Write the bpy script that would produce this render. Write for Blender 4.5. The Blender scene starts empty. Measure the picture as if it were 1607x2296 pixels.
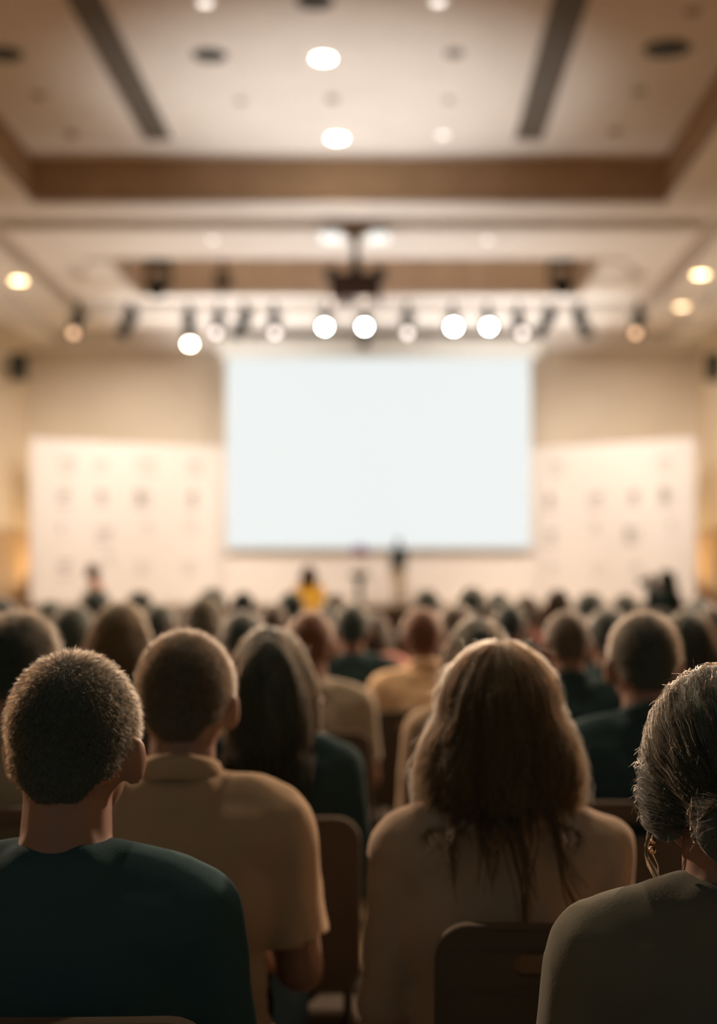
import bpy, bmesh, math, random
import numpy as np
from mathutils import Vector, Matrix, noise
from mathutils.bvhtree import BVHTree

random.seed(7)
rng = np.random.default_rng(7)
S = bpy.context.scene
COL = S.collection
F = 3189.0            # focal length in pixels of the 1607 x 2296 frame (50 mm on a 36 mm tall sensor)
VX, VY = 885.0, 1320.0
CZ = 1.36             # camera height

# ------------------------------------------------------------------ camera, world, exposure
cam_d = bpy.data.cameras.new('camera')
cam = bpy.data.objects.new('camera', cam_d); COL.objects.link(cam)
cam.location = (0, 0, CZ); cam.rotation_euler = (math.pi/2, 0, 0)
cam_d.sensor_fit = 'VERTICAL'; cam_d.sensor_height = 36.0; cam_d.sensor_width = 25.2
cam_d.lens = 36.0*F/2296
cam_d.shift_x = -(VX-803.5)/2296; cam_d.shift_y = (VY-1148)/2296
cam_d.dof.use_dof = True; cam_d.dof.focus_distance = 1.66; cam_d.dof.aperture_fstop = 2.22
cam_d.clip_start = 0.05; cam_d.clip_end = 200
S.camera = cam
S.view_settings.view_transform = 'Standard'; S.view_settings.look = 'None'
S.view_settings.gamma = 1; S.view_settings.exposure = 0.0; S.view_settings.use_curve_mapping = False
S.cycles.use_denoising = True
S.cycles.max_bounces = 7; S.cycles.sample_clamp_indirect = 6.0; S.cycles.blur_glossy = 1.0
w = bpy.data.worlds.new('world'); S.world = w; w.use_nodes = True
w.node_tree.nodes['Background'].inputs[0].default_value = (0.62, 0.98, 1.0, 1)
w.node_tree.nodes['Background'].inputs[1].default_value = 0.17

def light(kind, loc, target, energy, color, size=0.2, cone=90, blend=0.6, spread=None, sy=None):
    d = bpy.data.lights.new(kind.lower()+'_light', kind); d.energy = energy; d.color = color
    if kind == 'SPOT':
        d.spot_size = math.radians(cone); d.spot_blend = blend; d.shadow_soft_size = size
    elif kind == 'AREA':
        d.size = size
        if sy: d.shape = 'RECTANGLE'; d.size_y = sy
        if spread: d.spread = math.radians(spread)
    else: d.shadow_soft_size = size
    o = bpy.data.objects.new(d.name, d); COL.objects.link(o)
    o.location = loc
    o.rotation_euler = (Vector(target)-Vector(loc)).to_track_quat('-Z', 'Y').to_euler()
    return o
WARM = (1, .74, .47); NEUT = (1, .86, .70); AMBER = (1, .58, .24)
# ceiling downlights along the centre line of the hall (the first two are in view)
DOWN = [(-.97, 23.9), (-1.02, 20.3), (-1.0, 16.7), (-1.0, 13.1)]
NEAR = (.15, 6.3)                     # the lamp over the near rows, above the picture
for i, (x, y) in enumerate(DOWN):
    light('SPOT', (x, y, 8.86), (x, y, 0), (450, 450, 700, 900)[i], (1, .72, .48), .12, 125, .5)
light('SPOT', (*NEAR, 8.86), (*NEAR, 0), 1100, (1, .74, .50), .14, 130, .5)
# a lamp high on each side wall, crossing over the audience
CROSS = [(7.75, 13.5, 7.2), (-9.45, 13.5, 7.2)]
light('SPOT', CROSS[0], (-.6, 4.4, 1.1), 13500, (1, .70, .49), .12, 44, .6)
light('SPOT', CROSS[1], (.9, 4.6, 1.1), 13500, (1, .70, .49), .12, 40, .6)
# stage lamps on the lighting pipe: four beams into the hall, washes on the backdrops
for px in (730, 818, 1015, 1093):
    X = (px-VX)*30.9/F
    light('SPOT', (X, 30.35, 6.85), (X*.3, 5, .9), 3000, (1, .80, .64), .08, 32, .5)
for X, tx in ((-6.2, -7.6), (-3.6, -5.2), (-.6, -.5), (2.7, 4.0), (4.6, 6.6)):
    light('SPOT', (X, 31.2, 6.85), (tx, 37.0, 3.1), 780 if X > 4 else 1020, (1, .87, .76), .1, 84, .8)
# uplighters added in place of bounce onto the ceiling; last pair washes the walls
light('SPOT', (-.8, 22.0, .35), (-.8, 21.9, 9), 2450, (1, .95, .90), .3, 60, 1.0)
light('SPOT', (-.8, 28.6, .35), (-.8, 28.4, 9), 2000, (1, .93, .88), .3, 90, 1.0)
for X in (-4.6, 3.2):
    light('SPOT', (X, 34.2, 1.25), (X*.8, 35.2, 9), 3000, (1, .96, .92), .3, 66, 1.0)
for X, tx in ((-6.8, -7.4), (5.4, 6.2)):
    light('SPOT', (X, 23.5, .35), (tx, 23.0, 9), 150, WARM, .3, 80, 1.0)
    light('SPOT', (X, 30.0, .35), (tx, 30.0, 9), 800, (1, .82, .64), .3, 80, 1.0)
for X, tx in ((-8.7, -9.9), (7.0, 8.2)):
    light('SPOT', (X, 38.0, 1.25), (tx, 36.8, 3.6), 270, (1, .72, .42), .1, 120, .9)

# ------------------------------------------------------------------ materials
MATS = {}
def mat(name, col, rough=.8, metal=0, spec=.3, bump=0, bscale=40, var=0, vscale=3, sheen=0, emit=None, trans=0):
    if name in MATS: return MATS[name]
    m = bpy.data.materials.new(name); m.use_nodes = True; MATS[name] = m
    nt = m.node_tree; b = nt.nodes['Principled BSDF']
    b.inputs['Base Color'].default_value = (*col, 1); b.inputs['Roughness'].default_value = rough
    b.inputs['Metallic'].default_value = metal; b.inputs['Specular IOR Level'].default_value = spec
    if sheen:
        b.inputs['Sheen Weight'].default_value = sheen; b.inputs['Sheen Roughness'].default_value = .5
    if trans: b.inputs['Subsurface Weight'].default_value = trans; b.inputs['Subsurface Radius'].default_value = (.012, .005, .003)
    if emit:
        b.inputs['Emission Color'].default_value = (*emit[0], 1); b.inputs['Emission Strength'].default_value = emit[1]
    if bump or var:
        tc = nt.nodes.new('ShaderNodeTexCoord')
    if var:
        n = nt.nodes.new('ShaderNodeTexNoise'); n.inputs['Scale'].default_value = vscale; n.inputs['Detail'].default_value = 3
        nt.links.new(tc.outputs['Object'], n.inputs['Vector'])
        r = nt.nodes.new('ShaderNodeValToRGB')
        r.color_ramp.elements[0].position = .3; r.color_ramp.elements[1].position = .7
        r.color_ramp.elements[0].color = (*[c*(1-var) for c in col], 1); r.color_ramp.elements[1].color = (*[min(1, c*(1+var)) for c in col], 1)
        nt.links.new(n.outputs['Fac'], r.inputs['Fac']); nt.links.new(r.outputs['Color'], b.inputs['Base Color'])
    if bump:
        n2 = nt.nodes.new('ShaderNodeTexNoise'); n2.inputs['Scale'].default_value = bscale
        nt.links.new(tc.outputs['Object'], n2.inputs['Vector'])
        bp = nt.nodes.new('ShaderNodeBump'); bp.inputs['Strength'].default_value = bump; bp.inputs['Distance'].default_value = .01
        nt.links.new(n2.outputs['Fac'], bp.inputs['Height']); nt.links.new(bp.outputs['Normal'], b.inputs['Normal'])
    return m
M_ceil = mat('ceiling_plaster', (.78, .74, .69), .9, var=.03, vscale=1.5)
M_soff = mat('soffit_plaster', (.80, .75, .70), .9, var=.03, vscale=1.5)
M_white = mat('white_moulding', (.86, .82, .77), .8, var=.02)
M_riser = mat('brown_riser', (.40, .27, .165), .75, var=.08, vscale=2)
M_groove = mat('groove_grey', (.50, .43, .36), .9, var=.04)
M_wall = mat('tan_wall', (.68, .595, .48), .9, bump=.1, var=.05, vscale=.8)
M_side = mat('side_wall_paint', (.76, .64, .48), .9, bump=.1, var=.05, vscale=.8)
M_wains = mat('amber_wood', (.54, .37, .21), .5, var=.15, vscale=2)
M_carpet = mat('carpet', (.30, .205, .12), 1, bump=.5, bscale=200, var=.45, vscale=2.2)
M_stage = mat('stage_wood', (.10, .065, .045), .6, var=.2)
M_stagetop = mat('stage_top', (.55, .42, .28), .5, var=.1)
M_slot = mat('slot_grey', (.13, .115, .095), .7, var=.1)
M_black = mat('black_metal', (.012, .018, .018), .45)
M_grey = mat('dark_grille', (.05, .055, .05), .6)
M_chrome = mat('pipe_metal', (.55, .50, .48), .35, .8)
M_panel = mat('backdrop_vinyl', (.82, .77, .72), .7, var=.01)
M_print = mat('faded_print', (.40, .38, .34), .7)
M_printl = mat('faint_print', (.64, .61, .56), .7)
M_case = mat('screen_case', (.74, .74, .70), .6)
M_sprink = mat('ceiling_fitting', (.34, .27, .21), .6)
M_plast = mat('projector_brown', (.05, .024, .015), .5)
def emis(name, col, s): return mat(name, (.8, .8, .8), .5, emit=(col, s))
M_scr = emis('screen_image', (.955, 1.0, .985), .89)
SCR_B = M_scr.node_tree.nodes['Principled BSDF']; SCR_B.inputs['Base Color'].default_value = (.02, .02, .02, 1); SCR_B.inputs['Specular IOR Level'].default_value = 0

# ------------------------------------------------------------------ mesh helpers
def tag(o, label=None, cat=None, group=None, kind=None):
    if label: o['label'] = label
    if cat: o['category'] = cat
    if group: o['group'] = group
    if kind: o['kind'] = kind
    return o
RECOL = {}
def link(name, me, m=None, parent=None):
    o = bpy.data.objects.new(name, me); COL.objects.link(o)
    if parent: o.parent = parent
    if m is not None:
        if len(me.materials) == 0: me.materials.append(m)
        elif me.materials[0] != m:           # the same shape in another colour
            k = (me.name, m.name)
            if k not in RECOL:
                RECOL[k] = me.copy(); RECOL[k].materials.clear(); RECOL[k].materials.append(m)
            o.data = RECOL[k]
    return o
def from_bm(name, bm, m=None, parent=None, smooth=False):
    me = bpy.data.meshes.new(name); bm.normal_update(); bm.to_mesh(me); bm.free()
    if smooth:
        for p in me.polygons: p.use_smooth = True
    return link(name, me, m, parent)
def empty(name, loc, rz=0):
    o = bpy.data.objects.new(name, None); COL.objects.link(o); o.location = loc; o.rotation_euler = (0, 0, rz)
    o.empty_display_size = .1; return o
def bx(bm, x0, x1, y0, y1, z0, z1, bev=0):
    mtx = Matrix.Translation(((x0+x1)/2, (y0+y1)/2, (z0+z1)/2)) @ Matrix.Diagonal((x1-x0, y1-y0, z1-z0, 1))
    r = bmesh.ops.create_cube(bm, size=1, matrix=mtx)
    if bev:
        es = list({e for v in r['verts'] for e in v.link_edges})
        bmesh.ops.bevel(bm, geom=es, offset=bev, segments=2, affect='EDGES', profile=.5)
def box(name, x0, x1, y0, y1, z0, z1, m, parent=None, bev=0):
    bm = bmesh.new(); bx(bm, x0, x1, y0, y1, z0, z1, bev); return from_bm(name, bm, m, parent)
def cyl(bm, p0, p1, r0, r1=None, seg=20):
    p0, p1 = Vector(p0), Vector(p1); r1 = r0 if r1 is None else r1
    q = (p1-p0).to_track_quat('Z', 'Y').to_matrix().to_4x4()
    bmesh.ops.create_cone(bm, cap_ends=True, segments=seg, radius1=r0, radius2=r1, depth=(p1-p0).length,
                          matrix=Matrix.Translation((p0+p1)/2) @ q)
def tube(bm, pts, r, seg=8):
    for a, b in zip(pts[:-1], pts[1:]): cyl(bm, a, b, r, seg=seg)
    for p in pts[1:-1]: bmesh.ops.create_icosphere(bm, subdivisions=2, radius=r, matrix=Matrix.Translation(p))
def struct(name, bm, m): return tag(from_bm(name, bm, m), kind='structure')

# ------------------------------------------------------------------ the hall
XL, XR, YB, Y0 = -9.9, 8.2, 38.5, -7.0
def sbox(name, *a, m): bm = bmesh.new(); bx(bm, *a); return struct(name, bm, m)
sbox('floor', XL-.3, XR+.3, Y0, YB+.3, -.2, 0, m=M_carpet)
sbox('wall_left', XL-.3, XL, Y0, YB+.3, 0, 9.3, m=M_side)
sbox('wall_right', XR, XR+.3, Y0, YB+.3, 0, 9.3, m=M_side)
sbox('wall_front', XL, XR, YB, YB+.3, 0, 9.3, m=M_wall)
sbox('baseboard_left', XL, XL+.06, Y0, YB, 0, 2.85, m=M_wains)
sbox('baseboard_right', XR-.06, XR, Y0, YB, 0, 2.85, m=M_wains)
SZ, UZ = 8.2, 8.95
LX, RX, RY = -6.37, 4.76, 25.07       # the big recess ends at RY
sbox('ceiling', LX-.1, RX+.1, Y0, RY+.1, UZ, UZ+.3, m=M_ceil)
bm = bmesh.new()                       # the lower soffit round the recess and over the stage
GX0, GX1, GX2, GX3 = -7.95, -7.50, 5.85, 6.30
QX0, QX1, QY0, QY1 = -5.9, 4.27, 29.5, 32.8
bx(bm, XL, LX-.02, Y0, RY, SZ, 9.25); bx(bm, RX+.02, XR, Y0, RY, SZ, 9.25)
bx(bm, XL, XR, RY+.02, 26.3, SZ, 9.25)
bx(bm, XL, GX0, 26.3, YB, SZ, 9.25); bx(bm, GX3, XR, 26.3, YB, SZ, 9.25)
bx(bm, GX1, GX2, 27.1, QY0-.02, SZ, 9.25); bx(bm, GX1, QX0-.02, QY0-.02, QY1+.02, SZ, 9.25)
bx(bm, QX1+.02, GX2, QY0-.02, QY1+.02, SZ, 9.25); bx(bm, GX1, GX2, QY1+.02, 35.0, SZ, 9.25)
bx(bm, GX0, GX3, 35.5, YB, SZ, 9.25)
struct('ceiling', bm, M_soff)
bm = bmesh.new()
bx(bm, GX0, GX3, 26.3, 27.1, SZ+.16, 9.24); bx(bm, GX0, GX1, 27.1, 35.0, SZ+.16, 9.24)
bx(bm, GX2, GX3, 27.1, 35.0, SZ+.16, 9.24); bx(bm, GX0, GX3, 35.0, 35.5, SZ+.16, 9.24)
bx(bm, XL, GX0, 26.3, 27.1, SZ-.002, SZ+.1); bx(bm, GX3, XR, 26.3, 27.1, SZ-.002, SZ+.1)
struct('trim_1', bm, M_groove)
bm = bmesh.new()                       # brown risers of the big recess
bx(bm, LX-.02, LX, Y0, RY, SZ+.02, UZ); bx(bm, RX, RX+.02, Y0, RY, SZ+.02, UZ); bx(bm, LX-.02, RX+.02, RY, RY+.02, SZ+.02, UZ)
struct('trim_2', bm, M_riser)
bm = bmesh.new()                       # pale mouldings at its lower edge
bx(bm, LX-.32, LX-.02, Y0, RY+.02, SZ-.05, SZ+.02); bx(bm, RX+.02, RX+.32, Y0, RY+.02, SZ-.05, SZ+.02)
bx(bm, LX-.32, RX+.32, RY+.02, RY+.3, SZ-.05, SZ+.02)
struct('trim_3', bm, M_white)
bm = bmesh.new()
bx(bm, QX0-.02, QX0, QY0, QY1, SZ, 9.0); bx(bm, QX1, QX1+.02, QY0, QY1, SZ, 9.0); bx(bm, QX0-.02, QX1+.02, QY1, QY1+.02, SZ, 9.0)
bx(bm, QX0-.02, QX1+.02, QY0-.02, QY0, SZ, 9.0); bx(bm, QX0, QX1, QY0, QY1, 9.0, 9.05)
struct('trim_4', bm, mat('brown_riser_pale', (.60, .47, .35), .75, var=.06, vscale=2))
bm = bmesh.new()
bx(bm, QX0-.55, QX0-.02, QY0, QY1+.3, SZ-.08, SZ); bx(bm, QX1+.02, QX1+.55, QY0, QY1+.3, SZ-.08, SZ); bx(bm, QX0-.02, QX1+.02, QY1+.02, QY1+.3, SZ-.08, SZ)
struct('trim_5', bm, M_white)
bm = bmesh.new()                       # crown mouldings at the walls
bx(bm, XL, XR, 37.95, YB, 7.82, SZ); bx(bm, XL, XL+.9, 26.3, 37.95, 7.95, SZ); bx(bm, XR-.9, XR, 26.3, 37.95, 7.95, SZ)
struct('trim_6', bm, M_soff)
bm = bmesh.new()                       # flat pilasters on the front wall
for x in (-5.55, 4.2):
    bx(bm, x-.45, x+.45, YB-.06, YB, 0, 7.82)
struct('trim_7', bm, M_wall)
bm = bmesh.new(); bx(bm, XL+.1, XR-.1, 33.0, YB-.02, .92, 1.0); struct('trim_8', bm, M_stagetop)
bm = bmesh.new(); bx(bm, XL+.1, XR-.1, 33.04, YB-.02, 0, .92)
tag(from_bm('stage', bm, M_stage), 'low dark-fronted stage running across the front of the hall', 'stage')

def at(px, py, Y): return Vector(((px-VX)*Y/F, Y, CZ+(VY-py)*Y/F))

# air slots in the ceiling
for i, (x, nm) in enumerate(((-3.98, 'left of the ceiling lamps'), (2.25, 'right of the ceiling lamps'))):
    o = empty('ceiling_air_slot', (x, 8.9, UZ)); tag(o, 'long dark recessed air slot in the ceiling, ' + nm, 'air vent', 'air slots in the ceiling')
    L = 15.1
    box('slot_panel', -.24, .24, -L, L, -.02, .03, M_slot, o)
    bm = bmesh.new(); bx(bm, -.42, -.24, -L, L+.16, -.03, .03); bx(bm, .24, .42, -L, L+.16, -.03, .03); bx(bm, -.24, .24, L, L+.16, -.03, .03)
    from_bm('frame', bm, M_ceil, o)
# lit round lamps
def disc_lamp(name, loc, r, m_em, label, cat, group, rim=M_white):
    o = empty(name, loc); tag(o, label, cat, group)
    bm = bmesh.new(); cyl(bm, (0, 0, -.03), (0, 0, -.012), r, seg=32); from_bm('diffuser', bm, m_em, o)
    bm = bmesh.new(); cyl(bm, (0, 0, -.02), (0, 0, .0), r*1.22, r*1.3, 32); from_bm('rim', bm, rim, o)
    return o
M_dl = emis('lamp_warm_white', (1, .87, .66), 26)
disc_lamp('downlight', (DOWN[1][0], DOWN[1][1], UZ), .135, M_dl, 'bright round ceiling lamp nearer the camera, upper of the two centre lamps', 'ceiling lamp', 'centre ceiling lamps')
disc_lamp('downlight', (DOWN[0][0], DOWN[0][1], UZ), .135, M_dl, 'bright round ceiling lamp just in front of the brown recess edge', 'ceiling lamp', 'centre ceiling lamps')
for x, y in DOWN[2:]+[NEAR]:
    disc_lamp('downlight', (x, y, UZ), .135, M_dl, 'round ceiling lamp over the audience, above the picture', 'ceiling lamp', 'centre ceiling lamps')
M_dlw = emis('lamp_amber', (1, .66, .33), 15); M_dld = emis('lamp_dim_amber', (1, .68, .38), 7)
disc_lamp('downlight', (*at(42, 628, 31.5).xy, SZ), .15, M_dlw, 'amber ceiling lamp in the soffit by the left wall', 'ceiling lamp', 'soffit lamps')
disc_lamp('downlight', (*at(1570, 615, 30.9).xy, SZ), .15, M_dlw, 'brighter amber ceiling lamp in the soffit by the right wall', 'ceiling lamp', 'soffit lamps')
disc_lamp('downlight', (*at(1528, 686, 34.4).xy, SZ), .15, M_dld, 'dimmer amber ceiling lamp in the right soffit nearer the stage', 'ceiling lamp', 'soffit lamps')
M_pale = emis('lamp_glimmer', (1, .90, .80), 2.2); M_paleb = emis('lamp_faint', (1, .92, .84), 1.4)
for px, py, lab in ((460, 3, 'faint small ceiling lamp at the top left of the picture'), (982, 1, 'faint small ceiling lamp at the top right of centre'),
                    (993, 300, 'pale small ceiling lamp right of the second bright lamp')):
    Y = (UZ-CZ)*F/(VY-py)
    disc_lamp('small_downlight', (*at(px, py, Y).xy, UZ), .085, M_pale if py < 100 else M_paleb, lab, 'ceiling lamp', 'small ceiling lamps')
for px, py, Y, lab in ((477, 530, 27.8, 'faint pale lamp in the soffit, left of the projector'), (1093, 530, 27.8, 'faint pale lamp in the soffit, right of the projector')):
    disc_lamp('small_downlight', (*at(px, py, Y).xy, SZ), .085, M_paleb, lab, 'ceiling lamp', 'small ceiling lamps')
# dark round fittings and small sprinklers
def fitting(name, px, py, r, lab, cat, group, m):
    Y = (UZ-CZ)*F/(VY-py); p = at(px, py, Y)
    o = empty(name, (p.x, Y, UZ)); tag(o, lab, cat, group)
    bm = bmesh.new(); cyl(bm, (0, 0, -.04), (0, 0, 0), r, r*1.05, 28); from_bm('grille', bm, m, o)
    bm = bmesh.new(); cyl(bm, (0, 0, -.025), (0, 0, 0), r*1.18, r*1.25, 28); from_bm('rim', bm, m, o)
G = 'dark ceiling speakers'
fitting('ceiling_speaker', 470, 123, .20, 'dark round ceiling fitting between the left air slot and the bright lamp', 'ceiling speaker', G, M_grey)
fitting('ceiling_speaker', 1495, 108, .27, 'large dark round ceiling fitting right of the right air slot', 'ceiling speaker', G, M_grey)
fitting('ceiling_speaker', 8, 120, .22, 'dark round ceiling fitting at the left edge of the picture', 'ceiling speaker', G, M_grey)
fitting('ceiling_speaker', 705, 2, .2, 'dark round ceiling fitting at the top edge above the bright lamp', 'ceiling speaker', G, M_grey)
fitting('ceiling_speaker', 1018, 118, .11, 'small dark round ceiling fitting right of the bright lamp', 'ceiling speaker', G, mat('fitting_green_grey', (.16, .17, .14), .6))
G = 'small ceiling fittings'
for px, py, lab in ((85, 212, 'small brownish ceiling fitting left of the left air slot'), (160, 300, 'small brownish ceiling fitting left of the left slot, nearer the recess edge'),
                    (540, 225, 'small faint ceiling fitting right of the left air slot'), (745, 220, 'small grey ceiling fitting between the two bright lamps'),
                    (1432, 203, 'small brownish ceiling fitting right of the right air slot'), (1378, 293, 'small faint ceiling fitting by the right slot, near the recess edge'),
                    (1553, 25, 'small brownish ceiling fitting at the top right corner'), (1005, 222, 'faint small ceiling fitting left of the right air slot')):
    fitting('sprinkler', px, py, .085 if px not in (540, 1005) else .06, lab, 'ceiling fitting', G, M_sprink)

# projection screen
o = empty('projection_screen', (-.43, 37.35, 4.93)); tag(o, 'huge blank glowing projection screen above the stage', 'screen')
W2, H2 = 3.97, 2.49
bm = bmesh.new(); bx(bm, -W2, W2, 0, .03, -H2, H2); from_bm('screen_surface', bm, M_scr, o)
bm = bmesh.new(); bx(bm, -W2-.05, W2+.05, .03, .06, -H2-.05, H2+.05); from_bm('border', bm, M_case, o)
bm = bmesh.new(); bx(bm, -W2-.25, W2+.3, -.1, .25, H2+.04, H2+.5, .04); from_bm('case', bm, M_case, o)
for s in (-1, 1):
    bm = bmesh.new(); cyl(bm, (s*W2*.9, .1, H2+.5), (s*W2*.9, .1, SZ-4.93), .025); from_bm('hanging_rod', bm, M_case, o)

# backdrops with rows of faded logo prints
def logo(name, parent, org, ux, uz, s, m, kind):
    """a small printed emblem lying on the panel: bars and a disc, at org, in the panel's plane"""
    bm = bmesh.new(); n = ux.cross(uz)
    R = Matrix((ux, n, uz)).transposed().to_4x4(); R.translation = org
    def bar(a, b, c, d): 
        bmesh.ops.create_cube(bm, size=1, matrix=R @ Matrix.Translation(((a+b)/2*s, 0, (c+d)/2*s)) @ Matrix.Diagonal(((b-a)*s, .004, (d-c)*s, 1)))
    if kind == 0:
        bar(-.5, -.1, -.25, .35); bar(-.02, .5, .12, .25); bar(-.02, .42, -.1, .02); bar(-.5, .5, -.42, -.34)
    elif kind == 1:
        bmesh.ops.create_cone(bm, cap_ends=True, segments=20, radius1=.3*s, radius2=.3*s, depth=.004, matrix=R @ Matrix.Rotation(math.pi/2, 4, 'X'))
        bar(-.4, .4, -.5, -.4)
    else:
        bar(-.55, .55, .05, .3); bar(-.45, .45, -.25, -.08)
    from_bm(name, bm, m, parent)
def backdrop(label, a, b, z0, za, zb, logos, bow=.0, n=12, group='white logo backdrops'):
    a, b = Vector(a), Vector(b); o = empty('backdrop', (*((a+b)/2), 1.0)); tag(o, label, 'backdrop', group)
    ux = Vector((b-a).to_3d()).normalized(); nn = Vector((ux.y, -ux.x, 0)); L = (b-a).length
    bm = bmesh.new(); vs = []
    for i in range(n+1):
        t = i/n; p = a.to_3d().lerp(b.to_3d(), t) - nn*bow*4*t*(1-t); zt = za*(1-t)+zb*t
        vs.append([bm.verts.new((p+nn*dy+Vector((0, 0, z))) - o.location) for dy, z in ((0, z0), (0, zt), (-.06, zt), (-.06, z0))])
    for i in range(n):
        for k in range(4):
            bm.faces.new((vs[i][k], vs[i][(k+1) % 4], vs[i+1][(k+1) % 4], vs[i+1][k]))
    bm.faces.new(vs[0][::-1]); bm.faces.new(vs[-1])
    bmesh.ops.recalc_face_normals(bm, faces=bm.faces)
    from_bm('panel', bm, M_panel, o)
    for px, py, s, strong, kd in logos:
        # where the sight line of the printed mark meets the panel
        k = (px-VX)/F; d = b-a
        t = (k*a.y-a.x)/(d.x-k*d.y); t = max(.03, min(.97, t))
        p = a.to_3d().lerp(b.to_3d(), t) - nn*bow*4*t*(1-t) + nn*.004
        p.z = CZ+(VY-py)*p.y/F
        logo('printed_logo', o, p-o.location, ux, Vector((0, 0, 1)), s, M_print if strong else M_printl, kd)
backdrop('white logo backdrop standing left of the projection screen', (-9.15, 35.7), (-4.45, 37.9), 1.0, 5.15, 5.15,
         [(132, 1112, .62, 1, 0), (230, 1112, .5, 1, 1), (335, 1118, .62, 1, 0), (440, 1116, .6, 1, 1), (135, 1180, .45, 0, 1), (230, 1198, .62, 1, 0),
          (337, 1180, .45, 0, 1), (440, 1183, .5, 0, 2), (135, 1272, .62, 1, 0), (335, 1275, .55, 0, 0), (437, 1275, .55, 0, 2), (250, 1252, .45, 0, 1),
          (135, 1045, .8, 0, 2), (220, 1046, .6, 0, 2), (350, 1048, .9, 0, 2), (455, 1050, .7, 0, 2)], bow=.25)
backdrop('white logo backdrop standing right of the projection screen', (3.62, 37.9), (7.45, 35.2), 1.0, 5.12, 5.12,
         [(1225, 1120, .6, 1, 1), (1322, 1120, .6, 1, 0), (1415, 1112, .5, 1, 1), (1500, 1110, .6, 1, 0), (1222, 1203, .6, 1, 0), (1325, 1180, .45, 0, 1),
          (1418, 1200, .6, 1, 0), (1505, 1175, .45, 0, 1), (1225, 1277, .5, 0, 2), (1332, 1275, .5, 0, 0), (1420, 1272, .5, 0, 1), (1230, 1053, .7, 0, 2), (1500, 1043, .7, 0, 2)], bow=.2)
backdrop('plain cream backdrop under the projection screen, between the logo backdrops', (-4.5, 37.65), (3.75, 37.65), 1.0, 5.0, 5.0, [], group='cream backdrop')

# wall speakers
for px, lab, sx in ((42, 'black loudspeaker mounted on the left wall', -1), (1600, 'black loudspeaker mounted on the right wall', 1)):
    p = at(px, 823, 36)
    o = empty('wall_speaker', p); tag(o, lab, 'loudspeaker', 'wall loudspeakers')
    box('cabinet', -.19, .19, -.2, .2, -.33, .33, M_black, o, .03)
    box('speaker_grille', -.17, .17, -.215, -.2, -.3, .3, M_grey, o, .005)
    wx = (XL if sx < 0 else XR)-p.x
    bm = bmesh.new(); bx(bm, min(0, wx), max(0, wx), .0, .05, -.03, .03); from_bm('bracket', bm, M_black, o)

# lighting pipe with its stage lamps
PY, PZ = 31.0, CZ+(VY-684)*31.0/F
o = empty('lighting_pipe', (0, PY, PZ)); tag(o, 'long pale lighting pipe hung under the ceiling recess above the stage', 'lighting pipe')
x0, x1 = (150-VX)*PY/F, (1460-VX)*PY/F
bm = bmesh.new()
for dz in (.05, -.05): cyl(bm, (x0, 0, dz), (x1, 0, dz), .02, seg=12)
cyl(bm, (x0, .12, 0), (x1, .12, 0), .02, seg=12)
from_bm('tube', bm, M_white, o, True)
bm = bmesh.new()
nseg = 44
for i in range(nseg):
    a = x0+(x1-x0)*i/nseg; b = x0+(x1-x0)*(i+.5)/nseg; c = x0+(x1-x0)*(i+1)/nseg
    cyl(bm, (a, 0, .05), (b, .12, 0), .012, seg=6); cyl(bm, (b, .12, 0), (c, 0, -.05), .012, seg=6)
from_bm('lattice', bm, M_white, o)
for t in (.02, .3, .7, .98):
    x = x0+(x1-x0)*t
    bm = bmesh.new(); cyl(bm, (x, .05, 0), (x, .05, (9.0 if QX0 < x < QX1 else SZ)-PZ), .015, seg=8); from_bm('drop_rod', bm, M_white, o)
M_lens_on = emis('stage_lens_lit', (.93, 1.0, .96), 46); M_lens_warm = emis('stage_lens_warm', (1, .90, .66), 34)
M_lens_glint = emis('stage_lens_glint', (1, .84, .76), 3.2); M_lens_or_glint = emis('stage_lens_orange_glint', (1, .56, .30), 2.6); M_lens_off = mat('stage_lens_off', (.03, .035, .03), .15, spec=.6)  # pale and orange lenses: reflections on unlit cans, painted as a weak glow
def spot_fixture(px, py_lens, m, lab, tilt=0, big=1.0, down=True):
    """a lamp can hung in a yoke; its mouth looks down and to the hall, or (down=False) back to the stage"""
    X = (px-VX)*PY/F
    o = empty('stage_lamp', (X, PY, PZ-.05)); tag(o, lab, 'stage lamp', 'stage lamps on the lighting pipe')
    bm = bmesh.new(); bx(bm, -.05, .05, -.06, .06, -.04, .11); cyl(bm, (0, 0, -.12), (0, 0, .0), .035, seg=12)
    bx(bm, -.17, .17, -.03, .03, -.15, -.12)
    for s in (-1, 1): bx(bm, s*.17-.012, s*.17+.012, -.03, .03, -.36, -.13)
    from_bm('yoke', bm, M_black, o)
    zl = -(py_lens-692)*PY/F
    c = Vector((0, 0, -.27)); d = Vector((tilt, -.45, zl-c.z)).normalized() if down else Vector((tilt, .45, -.55)).normalized()
    L = max(.42, (zl-c.z)/d.z) if down else .42
    bm = bmesh.new(); cyl(bm, c-d*.2, c+d*L*.75, .12, .13, 24); cyl(bm, c-d*.3, c-d*.2, .06, .12, 20); cyl(bm, c+d*L*.75, c+d*L, .135, .15, 24)
    from_bm('body', bm, M_black, o)
    lp = c+d*L
    bm = bmesh.new(); cyl(bm, lp-d*.01, lp+d*.006, .085*big, seg=24); from_bm('lens', bm, m, o)
for px, m, t, lab in ((730, M_lens_on, 0, 'white-lit stage lamp, first of the four bright ones from the left'), (818, M_lens_on, 0, 'white-lit stage lamp below the projector, second of the four bright ones'),
                      (1015, M_lens_on, 0, 'brightest white-lit stage lamp right of the projector'), (1093, M_lens_on, 0, 'white-lit stage lamp, rightmost of the four bright ones')):
    spot_fixture(px, 744, m, lab, t, 1.15 if px == 1015 else 1.0)
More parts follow.
